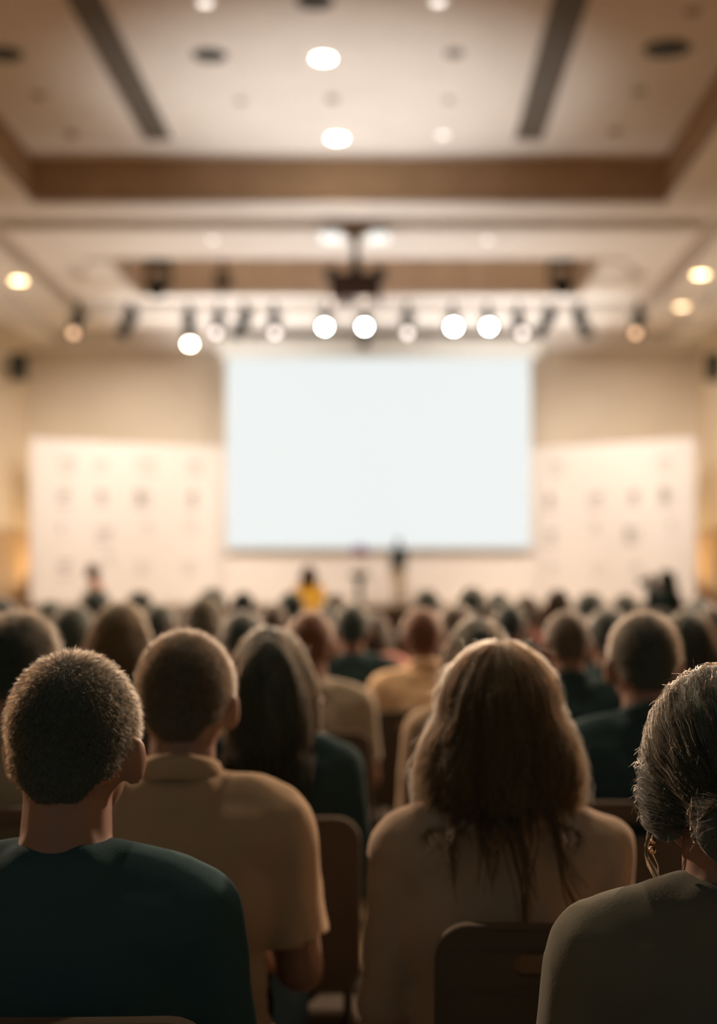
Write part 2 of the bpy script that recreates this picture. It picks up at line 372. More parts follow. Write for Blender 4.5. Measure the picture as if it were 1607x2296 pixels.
spot_fixture(424, 782, M_lens_warm, 'warm-lit stage lamp hanging lowest on the left half of the pipe', .08, 1.1)
for px, m, t, lab in ((490, M_lens_glint, 0, 'black stage lamp with a pale lens just right of the warm-lit one'), (615, M_lens_glint, .05, 'black stage lamp with a pale lens left of the first bright lamp'),
                      (913, M_lens_glint, 0, 'black stage lamp with a pale lens between the two bright pairs'), (1162, M_lens_glint, .05, 'black stage lamp with a pale lens right of the bright lamps'),
                      (1432, M_lens_or_glint, -.15, 'stage lamp with an orange lens at the right end of the pipe'), (175, M_lens_or_glint, 0, 'stage lamp with a dim orange lens at the left end of the pipe')):
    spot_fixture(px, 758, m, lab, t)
for px, t, lab in ((290, -.4, 'unlit black stage lamp second from the left end of the pipe'), (548, -.4, 'unlit black stage lamp between two pale-lensed lamps on the left'),
                   (1228, -.4, 'unlit black stage lamp right of the pale-lensed lamp, leaning left'), (1300, .4, 'unlit black stage lamp on the right, leaning right, before the orange one')):
    spot_fixture(px, 742, M_lens_off, lab, t, down=False)
# the two lamps on the side walls
for (x, y, z), wx, lab in ((CROSS[0], XR, 'stage lamp on the right wall over the audience, outside the picture'), (CROSS[1], XL, 'stage lamp on the left wall over the audience, outside the picture')):
    o = empty('wall_lamp', (x, y, z)); tag(o, lab, 'stage lamp', 'lamps on the side walls')
    q = Vector((-.6-x, 4.3-y, 1.1-z)).normalized()
    bm = bmesh.new(); cyl(bm, -q*.5, -q*.06, .14, .16, 24); from_bm('body', bm, M_black, o)
    bm = bmesh.new(); cyl(bm, -q*.07, -q*.05, .13, seg=24); from_bm('lens', bm, M_lens_warm, o)
    bm = bmesh.new(); cyl(bm, -q*.3, (wx-x, -q.y*.3, -q.z*.3), .03, seg=10); from_bm('bracket', bm, M_black, o)
# moving heads in the recess
def moving_head(px, py, s, lab):
    p = at(px, py, 31.0); o = empty('moving_head_lamp', (p.x, 31.0+.6, p.z)); tag(o, lab, 'moving light', 'moving lights in the recess')
    top = 9.0-p.z
    bm = bmesh.new(); bx(bm, -.2*s, .2*s, -.15*s, .15*s, .2*s, .34*s, .02); from_bm('base', bm, M_black, o)
    bm = bmesh.new()
    for k in (-1, 1): bx(bm, k*.2*s-.03, k*.2*s+.03, -.06*s, .06*s, -.12*s, .25*s)
    bx(bm, -.2*s-.03, .2*s+.03, -.06*s, .06*s, .18*s, .25*s)
    from_bm('yoke', bm, M_black, o)
    bm = bmesh.new(); cyl(bm, (0, .16*s, 0), (0, -.2*s, -.18*s), .13*s, .16*s, 20); from_bm('head', bm, M_black, o, False)
    bm = bmesh.new(); cyl(bm, (0, -.2*s, -.18*s), (0, -.215*s, -.187*s), .13*s, seg=20); from_bm('lens', bm, M_lens_off, o)
    bm = bmesh.new(); cyl(bm, (0, 0, .3*s), (0, 0, top), .035, seg=10); from_bm('drop_rod', bm, M_black, o)
moving_head(345, 615, 1.35, 'large black moving light hanging in the recess at left')
moving_head(492, 622, .8, 'small black moving light hanging in the recess, right of the large left one')
moving_head(1265, 610, 1.35, 'large black moving light hanging in the recess at right')
# projector
o = empty('projector', (at(797, 632, 27.2))); tag(o, 'dark ceiling projector hung on a pole before the stage', 'projector')
box('body', -.48, .48, -.3, .4, -.36, .12, M_plast, o, .03)
for s in (-1, 1): box('side_bracket', s*.47-.11, s*.47+.11, -.2, .3, .05, .25, M_black, o, .02)
bm = bmesh.new(); cyl(bm, (0, 0, .1), (0, 0, SZ-o.location.z), .07, seg=16); cyl(bm, (0, 0, .1), (0, 0, .38), .13, .09, 16); from_bm('pole', bm, M_black, o)
box('ceiling_plate', -.28, .28, -.28, .28, SZ-o.location.z-.05, SZ-o.location.z, M_riser, o)
bm = bmesh.new(); cyl(bm, (0, .4, -.04), (0, .46, -.04), .09, seg=20); from_bm('lens', bm, M_lens_off, o)
M_glow = emis('white_glow', (.95, 1, .98), .80)  # soft bright patches on the soffit, drawn as glowing panels
for px, lab in ((745, 'white glowing panel on the soffit left of the projector pole'), (845, 'white glowing panel on the soffit right of the projector pole')):
    p = at(px, 531, 27.5); o = empty('glowing_panel', (p.x, 27.5, SZ)); tag(o, lab, 'ceiling light', 'glowing panels beside the projector')
    bm = bmesh.new(); bx(bm, -.22, .22, -.4, .4, -.05, -.02, .01); from_bm('diffuser', bm, M_glow, o)
    bm = bmesh.new(); bx(bm, -.26, .26, -.44, .44, -.03, 0, .01); from_bm('frame', bm, M_white, o)
# a dark knob of the screen's suspension
p = at(815, 770, 37.2)
o = empty('screen_motor', (p.x, 37.2, p.z)); tag(o, 'small dark motor box on top of the projection screen case', 'motor box')
box('housing', -.12, .12, -.1, .1, -.12, .12, M_grey, o, .02)
bm = bmesh.new(); cyl(bm, (0, 0, .1), (0, 0, SZ-p.z), .02, seg=8); from_bm('drop_rod', bm, M_grey, o)

# uplighter cans (those lighting the ceiling are added; two wash the side walls)
def uplighter(x, y, z, lab):
    o = empty('uplighter', (x, y, z)); tag(o, lab, 'uplighter', 'floor uplighters')
    box('base', -.13, .13, -.13, .13, 0, .05, M_black, o, .01)
    bm = bmesh.new(); cyl(bm, (0, 0, .05), (0, 0, .2), .1, .12, 20); from_bm('can', bm, M_black, o)
for x, y, z, lab in ((-.8, 22.0, 0, 'added black uplighter can on the floor before the stage, behind the audience'), (-.8, 28.6, 0, 'added black uplighter can on the floor at the stage front, behind the audience'),
                     (-6.8, 23.5, 0, 'added black uplighter can on the left side of the floor'), (5.4, 23.5, 0, 'added black uplighter can on the right side of the floor'),
                     (-6.8, 30.0, 0, 'added black uplighter can on the left near the stage'), (5.4, 30.0, 0, 'added black uplighter can on the right near the stage'),
                     (-8.7, 38.0, 1.0, 'black uplighter can on the stage behind the left logo backdrop'), (7.0, 38.0, 1.0, 'black uplighter can on the stage behind the right logo backdrop'),
                     (-4.6, 34.2, 1.0, 'added black uplighter can on the stage floor left of the pedestal table'),
                     (3.2, 34.2, 1.0, 'added black uplighter can on the stage floor right of the presenter')):
    uplighter(x, y, z, lab)

# pedestal table with a vase of purple flowers on the stage
p = at(806, 1287, 36.0); tz = p.z
o = empty('pedestal_table', (p.x, 36.0, 1.0)); tag(o, 'tall dark pedestal table on the stage under a white vase', 'table')
h = tz-1.0
bm = bmesh.new(); cyl(bm, (0, 0, h-.04), (0, 0, h), .30, seg=28); cyl(bm, (0, 0, h-.16), (0, 0, h-.04), .09, .24, 20); from_bm('table_top', bm, M_black, o)
bm = bmesh.new(); cyl(bm, (0, 0, .03), (0, 0, h-.12), .08, .09, 16); from_bm('column', bm, M_black, o)
bm = bmesh.new(); cyl(bm, (0, 0, 0), (0, 0, .04), .2, .1, 24); from_bm('foot', bm, M_black, o)
def lathe(bm, prof, seg=24):
    rings = [[bm.verts.new((r*math.cos(2*math.pi*k/seg), r*math.sin(2*math.pi*k/seg), z)) for k in range(seg)] for r, z in prof]
    for a, b in zip(rings[:-1], rings[1:]):
        for k in range(seg): bm.faces.new((a[k], a[(k+1) % seg], b[(k+1) % seg], b[k]))
    bm.faces.new(rings[0][::-1]); bm.faces.new(rings[-1])
o = empty('flower_vase', (p.x, 36.0, tz)); tag(o, 'white vase of purple flowers on the pedestal table on stage', 'vase')
bm = bmesh.new(); lathe(bm, [(.1, 0), (.13, .1), (.15, .25), (.12, .38), (.1, .45), (.12, .47)]); from_bm('vase', bm, mat('white_ceramic', (.9, .86, .82), .3), o, True)
def flower_mesh():
    bm = bmesh.new()
    bmesh.ops.create_icosphere(bm, subdivisions=2, radius=.075)
    for v in bm.verts: v.co *= 1+.3*noise.noise(v.co*60)
    return bm
M_purple = mat('purple_petals', (.20, .012, .15), .7); M_leafg = mat('dark_leaf', (.05, .08, .05), .7)
for i in range(16):
    a = i*2.4; r = .19*math.sqrt(i/16)
    f = from_bm('flower', flower_mesh(), M_purple, o, True); f.location = (r*math.cos(a), r*math.sin(a), .55+.07*(1-i/16))
for i in range(9):
    a = i*2.4+1; bm = bmesh.new(); cyl(bm, (0, 0, .4), (.12*math.cos(a), .12*math.sin(a), .72+.03*(i % 3)), .008, .012, 6); from_bm('stem', bm, M_leafg, o)
# ------------------------------------------------------------------ people: bodies, clothes and hair grown as continuous surfaces
def sphere_pts(c, r, n=2):
    b = bmesh.new(); bmesh.ops.create_icosphere(b, subdivisions=n, radius=1)
    pts = [Vector((v.co.x*r[0], v.co.y*r[1], v.co.z*r[2]))+Vector(c) for v in b.verts]; b.free(); return pts
def add_ell(bm, c, r, rot=None, e=0):
    r = tuple(a+e for a in r)
    mtx = Matrix.Translation(c) @ (rot.to_matrix().to_4x4() if rot else Matrix()) @ Matrix.Diagonal((*r, 1))
    bmesh.ops.create_icosphere(bm, subdivisions=3, radius=1, matrix=mtx)
def add_cap(bm, p0, p1, r0, r1, e=0):
    pts = sphere_pts(p0, (r0+e,)*3)+sphere_pts(p1, (r1+e,)*3)
    vs = [bm.verts.new(p) for p in pts]
    g = bmesh.ops.convex_hull(bm, input=vs)
    bad = [v for v in g['geom_interior'] if isinstance(v, bmesh.types.BMVert)]
    if bad: bmesh.ops.delete(bm, geom=bad, context='VERTS')
def add_prims(bm, prims, e=0):
    for t, k, *a in prims:
        if k == 'e': add_ell(bm, a[0], a[1], a[2] if len(a) > 2 else None, e)
        else: add_cap(bm, *a, e)
def grow(name, bm, voxel, smooth=4):
    """fuse overlapping closed volumes into one continuous skin"""
    me = bpy.data.meshes.new(name+'_src'); bm.to_mesh(me); bm.free()
    o = bpy.data.objects.new(name+'_src', me); COL.objects.link(o)
    r = o.modifiers.new('r', 'REMESH'); r.mode = 'VOXEL'; r.voxel_size = voxel; r.use_smooth_shade = True
    if smooth:
        s = o.modifiers.new('s', 'SMOOTH'); s.factor = .5; s.iterations = smooth
    bpy.context.view_layer.update(); dg = bpy.context.evaluated_depsgraph_get()
    out = bpy.data.meshes.new_from_object(o.evaluated_get(dg)); out.name = name
    bpy.data.objects.remove(o); bpy.data.meshes.remove(me)
    for p in out.polygons: p.use_smooth = True
    out.materials.clear(); return out
def trim_mesh(me, keep, thick=0):
    """drop the part of the surface where keep() is false; give the rest a thickness"""
    bm = bmesh.new(); bm.from_mesh(me)
    bmesh.ops.delete(bm, geom=[v for v in bm.verts if not keep(v.co)], context='VERTS')
    bm.normal_update()
    if thick: bmesh.ops.solidify(bm, geom=bm.faces[:], thickness=thick)
    for f in bm.faces: f.smooth = True
    bm.to_mesh(me); bm.free(); return me
def wrinkle(me, amp, sx, sz, seed):
    n = len(me.vertices); co = np.empty(n*3, np.float32); no = np.empty(n*3, np.float32)
    me.vertices.foreach_get('co', co); me.vertices.foreach_get('normal', no); co = co.reshape(-1, 3); no = no.reshape(-1, 3)
    for i in range(n):
        c = co[i]; f = noise.noise(Vector((c[0]*sx+c[2]*sx*.35+seed, c[1]*sx, c[2]*sz)))+.5*noise.noise(Vector((c[0]*sx*2.2+seed, c[1]*sx*2, c[2]*sz*2.4-c[0]*4)))
        co[i] += no[i]*amp*f
    me.vertices.foreach_set('co', co.ravel()); me.update(); return me
V = Vector
HC = V((0, .02, 1.195))               # head centre of the seated figure
def skeleton(fem=False, pose='sit'):
    P = []
    up = 0 if pose == 'sit' else .37
    sh = .156 if fem else .162; k = .92 if fem else 1.0
    z = lambda v: v+up
    P += [('torso', 'e', (0, 0, z(.56)), (.172 if not fem else .178, .125, .115)),
          ('torso', 'e', (0, -.005, z(.70)), (.148*k, .112, .17)),
          ('torso', 'e', (0, -.02, z(.85)), (.168*k, .118*k, .17)),
          ('torso', 'c', (-.125*k, -.025, z(.945)), (.125*k, -.025, z(.945)), .072*k, .072*k)]
    P.append(('torso', 'c', (-.03, -.042, z(1.0)), (.03, -.042, z(1.0)), .054*k, .054*k))
    for s in (-1, 1):
        P.append(('torso', 'c', (s*.045, -.018, z(1.005)), (s*(sh-.025), -.02, z(.985)), .048, .05*k))
        if fem: P.append(('torso', 'e', (s*.07, .075, z(.85)), (.062, .06, .06)))
        S0 = V((s*sh, -.02, z(.963)))
        if pose == 'sit': E, Wr = V((s*(sh+(.030 if fem else .042)), .02, .70)), V((s*.13, .26, .655))
        elif pose == 'stand': E, Wr = V((s*(sh+.045), -.02, z(.69))), V((s*(sh+.04), .07, z(.47)))
        else: E, Wr = V((s*(sh+.05), .17, z(.86))), V((s*.075, .21, z(1.12)))
        P.append(('ua', 'c', S0, E, .056*k, .043*k)); P.append(('fa', 'c', E, Wr, .041*k, .027*k))
        d = (Wr-E).normalized()
        if pose == 'sit': d = V((-s*.15, 1, -.12)).normalized()
        side = d.cross(V((0, 0, 1))).normalized(); nrm = side.cross(d).normalized()
        pc = Wr+d*.05
        P.append(('hand', 'c', Wr+d*.01-side*.014, pc+d*.02-side*.018, .018, .017)); P.append(('hand', 'c', Wr+d*.01+side*.014, pc+d*.02+side*.018, .018, .017))
        for q, L in ((-1.5, .062), (-.5, .074), (.5, .070), (1.5, .052)):
            a = pc+d*.028+side*q*.0195; b = a+d*L*.55+side*q*.003-nrm*.004; c = b+d*L*.42-nrm*.016
            P.append(('hand', 'c', a, b, .0095, .009)); P.append(('hand', 'c', b, c, .009, .0078))
        ts = side*(-s) if side.x*s > 0 else side*s
        ts = -side if (side.x*s) > 0 else side
        a = Wr+d*.03+ts*.022; b = a+d*.032+ts*.026; P.append(('hand', 'c', a, b, .0115, .0105)); P.append(('hand', 'c', b, b+d*.028+ts*.004, .0105, .009))
        if pose == 'sit':
            H, K, A = V((s*.09, .0, .55)), V((s*.115, .43, .525)), V((s*.115, .42, .085)); P.append(('foot', 'c', V((s*.115, .40, .05)), V((s*.125, .56, .036)), .045, .035))
        else:
            H, K, A = V((s*.09, 0, .90)), V((s*.1, .015, .50)), V((s*.1, -.01, .085)); P.append(('foot', 'c', V((s*.1, -.03, .05)), V((s*.115, .13, .036)), .045, .035))
        P.append(('leg', 'c', H, K, .088, .058)); P.append(('leg', 'c', K, A, .056, .040))
    h = HC+V((0, 0, up))
    P += [('neck', 'c', (0, -.022, z(1.0)), (0, -.002, z(1.14)), .063*k, .056*k),
          ('neck', 'c', (0, -.02, z(.99)), (0, -.02, z(1.03)), .075*k, .066*k),
          ('head', 'e', h, (.077, .096, .095)), ('head', 'e', h+V((0, -.018, -.045)), (.070, .074, .062)),
          ('head', 'e', h+V((0, .045, -.065)), (.058, .052, .065)), ('head', 'e', h+V((0, .07, -.105)), (.03, .026, .024)),
          ('head', 'c', h+V((0, .088, -.02)), h+V((0, .112, -.055)), .009, .014),
          ('head', 'c', h+V((-.03, .083, .008)), h+V((.03, .083, .008)), .014, .014),
          ('head', 'c', h+V((-.018, .094, -.083)), h+V((.018, .094, -.083)), .008, .008)]
    for s in (-1, 1):
        q = V((0, 0, 1)).rotation_difference(V((s*.16, -.12, 1)))
        q2 = Matrix.Rotation(s*-.5, 3, 'Z').to_quaternion() @ q
        P.append(('head', 'e', h+V((s*.084, -.003, -.042)), (.009, .021, .035), q2))
        P.append(('head', 'e', h+V((s*.078, .006, -.04)), (.016, .014, .022)))
        P.append(('head', 'e', h+V((s*.042, .07, -.045)), (.024, .022, .02)))
    return P
def pick(P, *tags): return [p for p in P if p[0] in tags]
def body_mesh(name, P):
    bm = bmesh.new(); add_prims(bm, P); return grow(name, bm, .0065, 3)
def top_mesh(name, P, sleeve='short', e=.012, amp=.004, seed=0., hem=None):
    bm = bmesh.new(); add_prims(bm, pick(P, 'torso'), e)
    for p in pick(P, 'ua'): add_prims(bm, [p], e*1.35)
    if sleeve == 'long': add_prims(bm, pick(P, 'fa'), e)
    me = grow(name, bm, .009, 9)
    arms = [(V(p[2]), V(p[3])) for p in P if p[0] == ('fa' if sleeve == 'long' else 'ua')]
    cut = .93 if sleeve == 'long' else .78
    def keep(c):
        for a, b in arms:
            d = b-a; t = (c-a).dot(d)/d.length_squared; q = (c-(a+d*t)).length
            if t > cut and q < .075 and t < 1.4: return False
        return True
    if amp: wrinkle(me, amp, 9, 7, seed)
    return trim_mesh(me, keep, .0025)
def trousers_mesh(name, P):
    bm = bmesh.new(); add_prims(bm, [P[0]], .008); add_prims(bm, pick(P, 'leg'), .012)
    me = grow(name, bm, .011, 6)
    return trim_mesh(me, lambda c: c.z > .095, .002)
def shoe_mesh(P, i):
    bm = bmesh.new(); p = pick(P, 'foot')[i]; add_prims(bm, [p], .010)
    a = V(p[2]); bx(bm, a.x-.04, a.x+.04, a.y-.05, a.y+.2, .0, .022)
    me = grow('shoe', bm, .009, 3); return me
def collar_mesh(up=0., r=.070, h=.045, z0=1.030, tilt=.35, seg=40):
    bm = bmesh.new(); rings = []
    for j, (rr, zz) in enumerate(((r*1.16, 0), (r*1.02, h*.8), (r*.97, h), (r*.93, h*.9), (r*.93, .0))):
        rings.append([])
        for k in range(seg):
            a = 2*math.pi*k/seg; x, y = rr*math.cos(a), rr*.98*math.sin(a)
            rings[-1].append(bm.verts.new((x, y-.02, z0+up+zz-(y+.02)*tilt)))
    for j in range(5):
        for k in range(seg): bm.faces.new((rings[j][k], rings[j][(k+1) % seg], rings[(j+1) % 5][(k+1) % seg], rings[(j+1) % 5][k]))
    bmesh.ops.recalc_face_normals(bm, faces=bm.faces)
    me = bpy.data.meshes.new('collar'); bm.to_mesh(me); bm.free()
    for p in me.polygons: p.use_smooth = True
    return me

# ---- hair
def strands_geo(L, rad0, rad1, lock=False):
    """polylines (n,k,3) -> thin tapering strands: flat fibres, or three-sided locks"""
    L = np.asarray(L, float); n, k, _ = L.shape
    t = np.gradient(L, axis=1); t /= np.linalg.norm(t, axis=2, keepdims=True)+1e-9
    ref = np.broadcast_to(rng.normal(0, 1, (n, 1, 3)), t.shape)
    u = np.cross(t, ref); u /= np.linalg.norm(u, axis=2, keepdims=True)+1e-9; v = np.cross(t, u)
    r0 = np.broadcast_to(np.asarray(rad0, float).reshape(-1, 1, 1), (n, 1, 1)); r1 = np.broadcast_to(np.asarray(rad1, float).reshape(-1, 1, 1), (n, 1, 1))
    s = np.linspace(0, 1, k).reshape(1, k, 1); rad = r0*(1-s**2)+r1*s**2
    A = (0, 2.094, 4.189) if lock else (0, math.pi); m = len(A)
    ring = np.stack([L+rad*(u*math.cos(a)+v*math.sin(a)) for a in A], 2)
    vs = ring.reshape(-1, 3); idx = np.arange(n*k*m).reshape(n, k, m); fs = []
    for a in range(m if lock else 1):
        b = (a+1) % m
        fs.append(np.stack([idx[:, :-1, a], idx[:, :-1, b], idx[:, 1:, b], idx[:, 1:, a]], -1).reshape(-1, 4))
    return vs, np.concatenate(fs)
def join_geo(name, base, parts):
    vs = [np.array([v.co[:] for v in base.vertices])] if base else []; fs = [list(p.vertices) for p in base.polygons] if base else []
    off = len(vs[0]) if base else 0
    for v, f in parts:
        vs.append(v); fs += (f+off).tolist(); off += len(v)
    me = bpy.data.meshes.new(name); me.from_pydata(np.concatenate(vs).tolist(), [], fs)
    me.polygons.foreach_set('use_smooth', [True]*len(me.polygons))
    at_ = me.attributes.new('fibre', 'INT', 'FACE'); nb = len(base.polygons) if base else 0
    at_.data.foreach_set('value', [0]*nb+[1]*(len(me.polygons)-nb)); me.update(); return me
HEAD = [('h', 'e', (0, 0, 0), (.077, .096, .095)), ('h', 'e', (0, -.018, -.045), (.070, .074, .062))]
def lerp_line(y, ys, zs): return float(np.interp(y, ys, zs))
def hairline(c, ear=-.02, nape=-.098):
    return c.z > .035*min(1, (abs(c.x)/.055)**2)*(c.y < -.02)+lerp_line(c.y, [-.11, -.055, -.03, -.012, .02, .045, .07, .11], [nape, nape+.004, nape+.03, -.045, ear-.01, ear+.03, .045, .062])
def sample(me, n, ok=lambda c: True):
    me.calc_loop_triangles(); tris = np.array([t.vertices[:] for t in me.loop_triangles]); co = np.array([v.co[:] for v in me.vertices]); no = np.array([v.normal[:] for v in me.vertices])
    a, b, c = co[tris[:, 0]], co[tris[:, 1]], co[tris[:, 2]]; ar = np.linalg.norm(np.cross(b-a, c-a), axis=1)
    out = []
    while len(out) < n:
        i = rng.choice(len(tris), p=ar/ar.sum(), size=n); r = rng.random((n, 2)); r[r.sum(1) > 1] = 1-r[r.sum(1) > 1]
        p = a[i]+(b[i]-a[i])*r[:, :1]+(c[i]-a[i])*r[:, 1:]; nn = no[tris[i, 0]]
        for q, m_ in zip(p, nn):
            if ok(V(q)): out.append((q, m_))
            if len(out) >= n: break
    return out
def shell_of(prims, e, voxel=.006, smooth=5): 
    bm = bmesh.new(); add_prims(bm, prims, e); return grow('shell', bm, voxel, smooth)
def short_hair(name, e=.006, length=.012, n=5000, lift=.65, r=.0005, nape=-.098, lump=0., crown_flow=.4):
    me = shell_of(HEAD, e)
    if lump: wrinkle(me, lump, 26, 26, 3.3)
    trim_mesh(me, lambda c: hairline(c, nape=nape))
    L = []
    for p, nn in sample(me, n, lambda c: hairline(c, nape=nape-.003) and c.length > .06):
        # hair grows away from the crown whorl
        p, nn = V(p), V(nn); f = (p-V((0, -.05, .09))); f = (f-nn*f.dot(nn)); f = f.normalized() if f.length > 1e-4 else V((0, 1, 0))
        j = V(rng.normal(0, .22, 3)); d = (nn*lift+f*crown_flow+j).normalized(); l = length*rng.uniform(.5, 1.25)*(.45+.55*min(1, max(0, (p.z+.09)/.1)))
        L.append([p-nn*.002, p+d*l*.5, p+(d+f*.35).normalized()*l])
    return join_geo(name, me, [strands_geo(L, r, r*.4)])
def back_y(x, z):                      # the back of a clothed seated figure, in head-centred coordinates
    za = z+HC.z
    q = 1-((za-.85)/.2)**2-(x/.2)**2
    return -.045-.14*math.sqrt(max(0, q))-(.02 if za < 1.02 else 0)
def long_hair(name, prims, e, zmin, n=2500, wave=.0, length=.42, fluff=.010, r=.0004, front=True, nlock=0, lock_r=.006, fly=200, ends=.08, tails=False):
    me = shell_of(HEAD+prims, e, .007, 7)
    tree = BVHTree.FromPolygons([v.co.copy() for v in me.vertices], [list(p.vertices) for p in me.polygons])
    wrinkle(me, .004, 42, 5, 1.7)
    def face(c): return c.y > .055 and c.z < .05 or (c.y > .03 and c.z < .0 and abs(c.x) < .075)
    trim_mesh(me, lambda c: not face(c))
    def flow(p, nn, l, off, ph, amp, steps=14):
        p = V(p); pts = [p+V(nn)*off*.3]; d = V((p.x*2, (p.y+.01)*1.2, -.2))
        st = l/steps
        for i in range(steps):
            loc, nrm, _, _ = tree.find_nearest(p)
            g = V((0, 0, -1)); 
            if p.z > .05: g = V((p.x*9, (p.y+.02)*6, -.4))
            if i > 0: g = g.normalized()*.6+d*.5
            inside = p.z > zmin+.01
            if inside: g = g-nrm*g.dot(nrm)
            d = g.normalized() if g.length > 1e-5 else V((0, 0, -1))
            p = p+d*st
            if p.z > zmin+.01:
                loc, nrm, _, _ = tree.find_nearest(p); p = loc+nrm*off*(.4+.6*i/steps)
            q = V(p); tt = i/steps
            q.x += amp*math.sin(ph+tt*11+q.z*8)*tt; q.y += .5*amp*math.cos(ph*1.3+tt*9)*tt
            yb = back_y(q.x, q.z)
            if q.y > yb-.004 and q.z < -.19 and q.y < .02: q.y = yb-.006-abs(off)*.6
            pts.append(q)
        return pts
    L = []; rr = []
    for p, nn in sample(me, n, lambda c: c.z > zmin*.45 and not (c.y > .08 and c.z < .06)):
        top = (p[2]-zmin)
        L.append(flow(p, nn, min(length, top*rng.uniform(.75, 1.0)+ends*rng.random()**2), rng.uniform(.0, fluff), rng.uniform(0, 6.28), wave*rng.uniform(.4, 1.3)))
    parts = [strands_geo(L, r, r*.5)]
    if nlock:
        L = []
        for p, nn in sample(me, nlock, lambda c: c.z > zmin*.3 and c.y < .05 and abs(c.x) < .12):
            L.append(flow(p, nn, p[2]-zmin+rng.uniform(-.02, ends), .006, rng.uniform(0, 6.28), wave*1.25, 18))
        parts.append(strands_geo(L, rng.uniform(lock_r*.6, lock_r*1.3, nlock), .001, True))
    if tails:                            # longer wavy locks hanging down over the back
        L = []; R_ = []
        for x0, zl, dx, wv in ((-.055, -.27, -.03, .5), (-.03, -.25, .0, 1.2), (-.008, -.24, -.012, 2.0), (.012, -.34, .02, 2.8), (.018, -.33, .014, 3.1), (.045, -.25, .0, 4.1), (.065, -.30, .06, 5.0), (.070, -.30, .07, 5.3), (-.07, -.24, -.01, 5.9), (.03, -.28, .01, 1.0), (-.045, -.25, .02, 3.9)):
            for q in range(7):
                pts = []; j = rng.normal(0, .007, 3); e_ = rng.uniform(-.03, .04)
                for i in range(16):
                    t = i/15; z = -.07+(zl+e_+.07)*t; x = x0+dx*t*t+.012*math.sin(wv+7*t)*t+j[0]*(1-.5*t)
                    yo = min(-.116-.004*math.sin(9*t+wv), back_y(x, z)-.008)+j[1]*.5; kk = min(1, t/.45); pts.append((x, -.08*(1-kk)+yo*kk, z))
                L.append(pts); R_.append(rng.uniform(.0012, .0026))
        parts.append(strands_geo(L, R_, .0008, True))
    L = []
    for p, nn in sample(me, fly, lambda c: c.z > zmin and c.y < .07):
        j = V(rng.normal(0, .5, 3)); d = (V(nn)+j+V((0, 0, -.6))).normalized(); l = rng.uniform(.015, .045)
        L.append([V(p), V(p)+d*l*.5, V(p)+(d+V((0, 0, -.5))).normalized()*l])
    parts.append(strands_geo(L, .0004, .0002))
    return join_geo(name, me, parts)
def updo(name):
    P = HEAD+[('h', 'e', (0, -.02, .015), (.078, .098, .092)), ('h', 'e', (.0, -.105, -.06), (.052, .04, .048))]+[('h', 'e', (s*.067, .004, -.035), (.018, .045, .055)) for s in (-1, 1)]
    me = shell_of(P, .013, .006, 5); wrinkle(me, .003, 60, 12, 5.1)
    tree = BVHTree.FromPolygons([v.co.copy() for v in me.vertices], [list(p.vertices) for p in me.polygons])
    trim_mesh(me, lambda c: hairline(c, ear=-.09, nape=-.105) or c.y < -.085 or (abs(c.x) > .06 and c.y < .045))
    L = []
    for p, nn in sample(me, 4200, lambda c: c.z > -.08 and not (c.y > .08 and c.z < .05)):
        p, nn = V(p), V(nn); pts = [p]; off = rng.uniform(.0, .006)
        for i in range(6):
            g = V((0, -.11, -.055))-p; loc, nr, _, _ = tree.find_nearest(p); g = g-nr*g.dot(nr); g = g.normalized() if g.length > 1e-5 else V((0, 0, -1))
            p = p+g*.016; loc, nr, _, _ = tree.find_nearest(p); p = loc+nr*off; pts.append(p)
        L.append(pts)
    parts = [strands_geo(L, .00026, .0002)]
    L = []
    for p, nn in sample(me, 600, lambda c: c.z > -.09):
        j = V(rng.normal(0, .45, 3)); d = (V(nn)+j).normalized(); l = rng.uniform(.006, .018); L.append([V(p), V(p)+d*l*.5, V(p)+(d+V((0, 0, -.6))).normalized()*l])
    parts.append(strands_geo(L, .00025, .0001))
    L = []                               # loose locks in front of the ears, curling down to the shoulder
    for s in (-1, 1):
        for q in range(9):
            ph = rng.uniform(0, .9); pts = []
            for i in range(18):
                t = i/17; pts.append((s*(.083+.004*math.sin(9*t+ph)+.004*rng.normal()*0), .028-.03*t+.012*math.sin(14*t+ph), -.02-t*(.17+.012*q/4)))
                pts[-1] = (pts[-1][0]+s*.014*math.sin(13*t+ph*2+1)*t, pts[-1][1], pts[-1][2])
            L.append(pts)
    parts.append(strands_geo(L, .0013, .0005, True))
    return join_geo(name, me, parts)

# ---- build each kind once
PM, PF = skeleton(False), skeleton(True)
PMs, PFs, PMc = skeleton(False, 'stand'), skeleton(True, 'stand'), skeleton(False, 'camera')
BODY = {'m': body_mesh('person', PM), 'f': body_mesh('person', PF)}
TOPS = {('m', 'tee'): top_mesh('shirt', PM, 'short', .011, .003, 1.), ('m', 'polo'): top_mesh('shirt', PM, 'short', .013, .009, 5.),
        ('m', 'jacket'): top_mesh('jacket', PM, 'long', .020, .004, 9.), ('f', 'blouse'): top_mesh('blouse', PF, 'long', .013, .010, 3.),
        ('f', 'sweater'): top_mesh('sweater', PF, 'long', .016, .005, 8.), ('f', 'tee'): top_mesh('shirt', PF, 'short', .011, .004, 2.)}
LEGS = {'m': trousers_mesh('trousers', PM), 'f': trousers_mesh('trousers', PF)}
SHOE = {g: [shoe_mesh(P, 0), shoe_mesh(P, 1)] for g, P in (('m', PM), ('f', PF))}
COLLAR = collar_mesh()
SIDES = [('h', 'e', (s*.062, -.012, -.10), (.042, .06, .13)) for s in (-1, 1)]
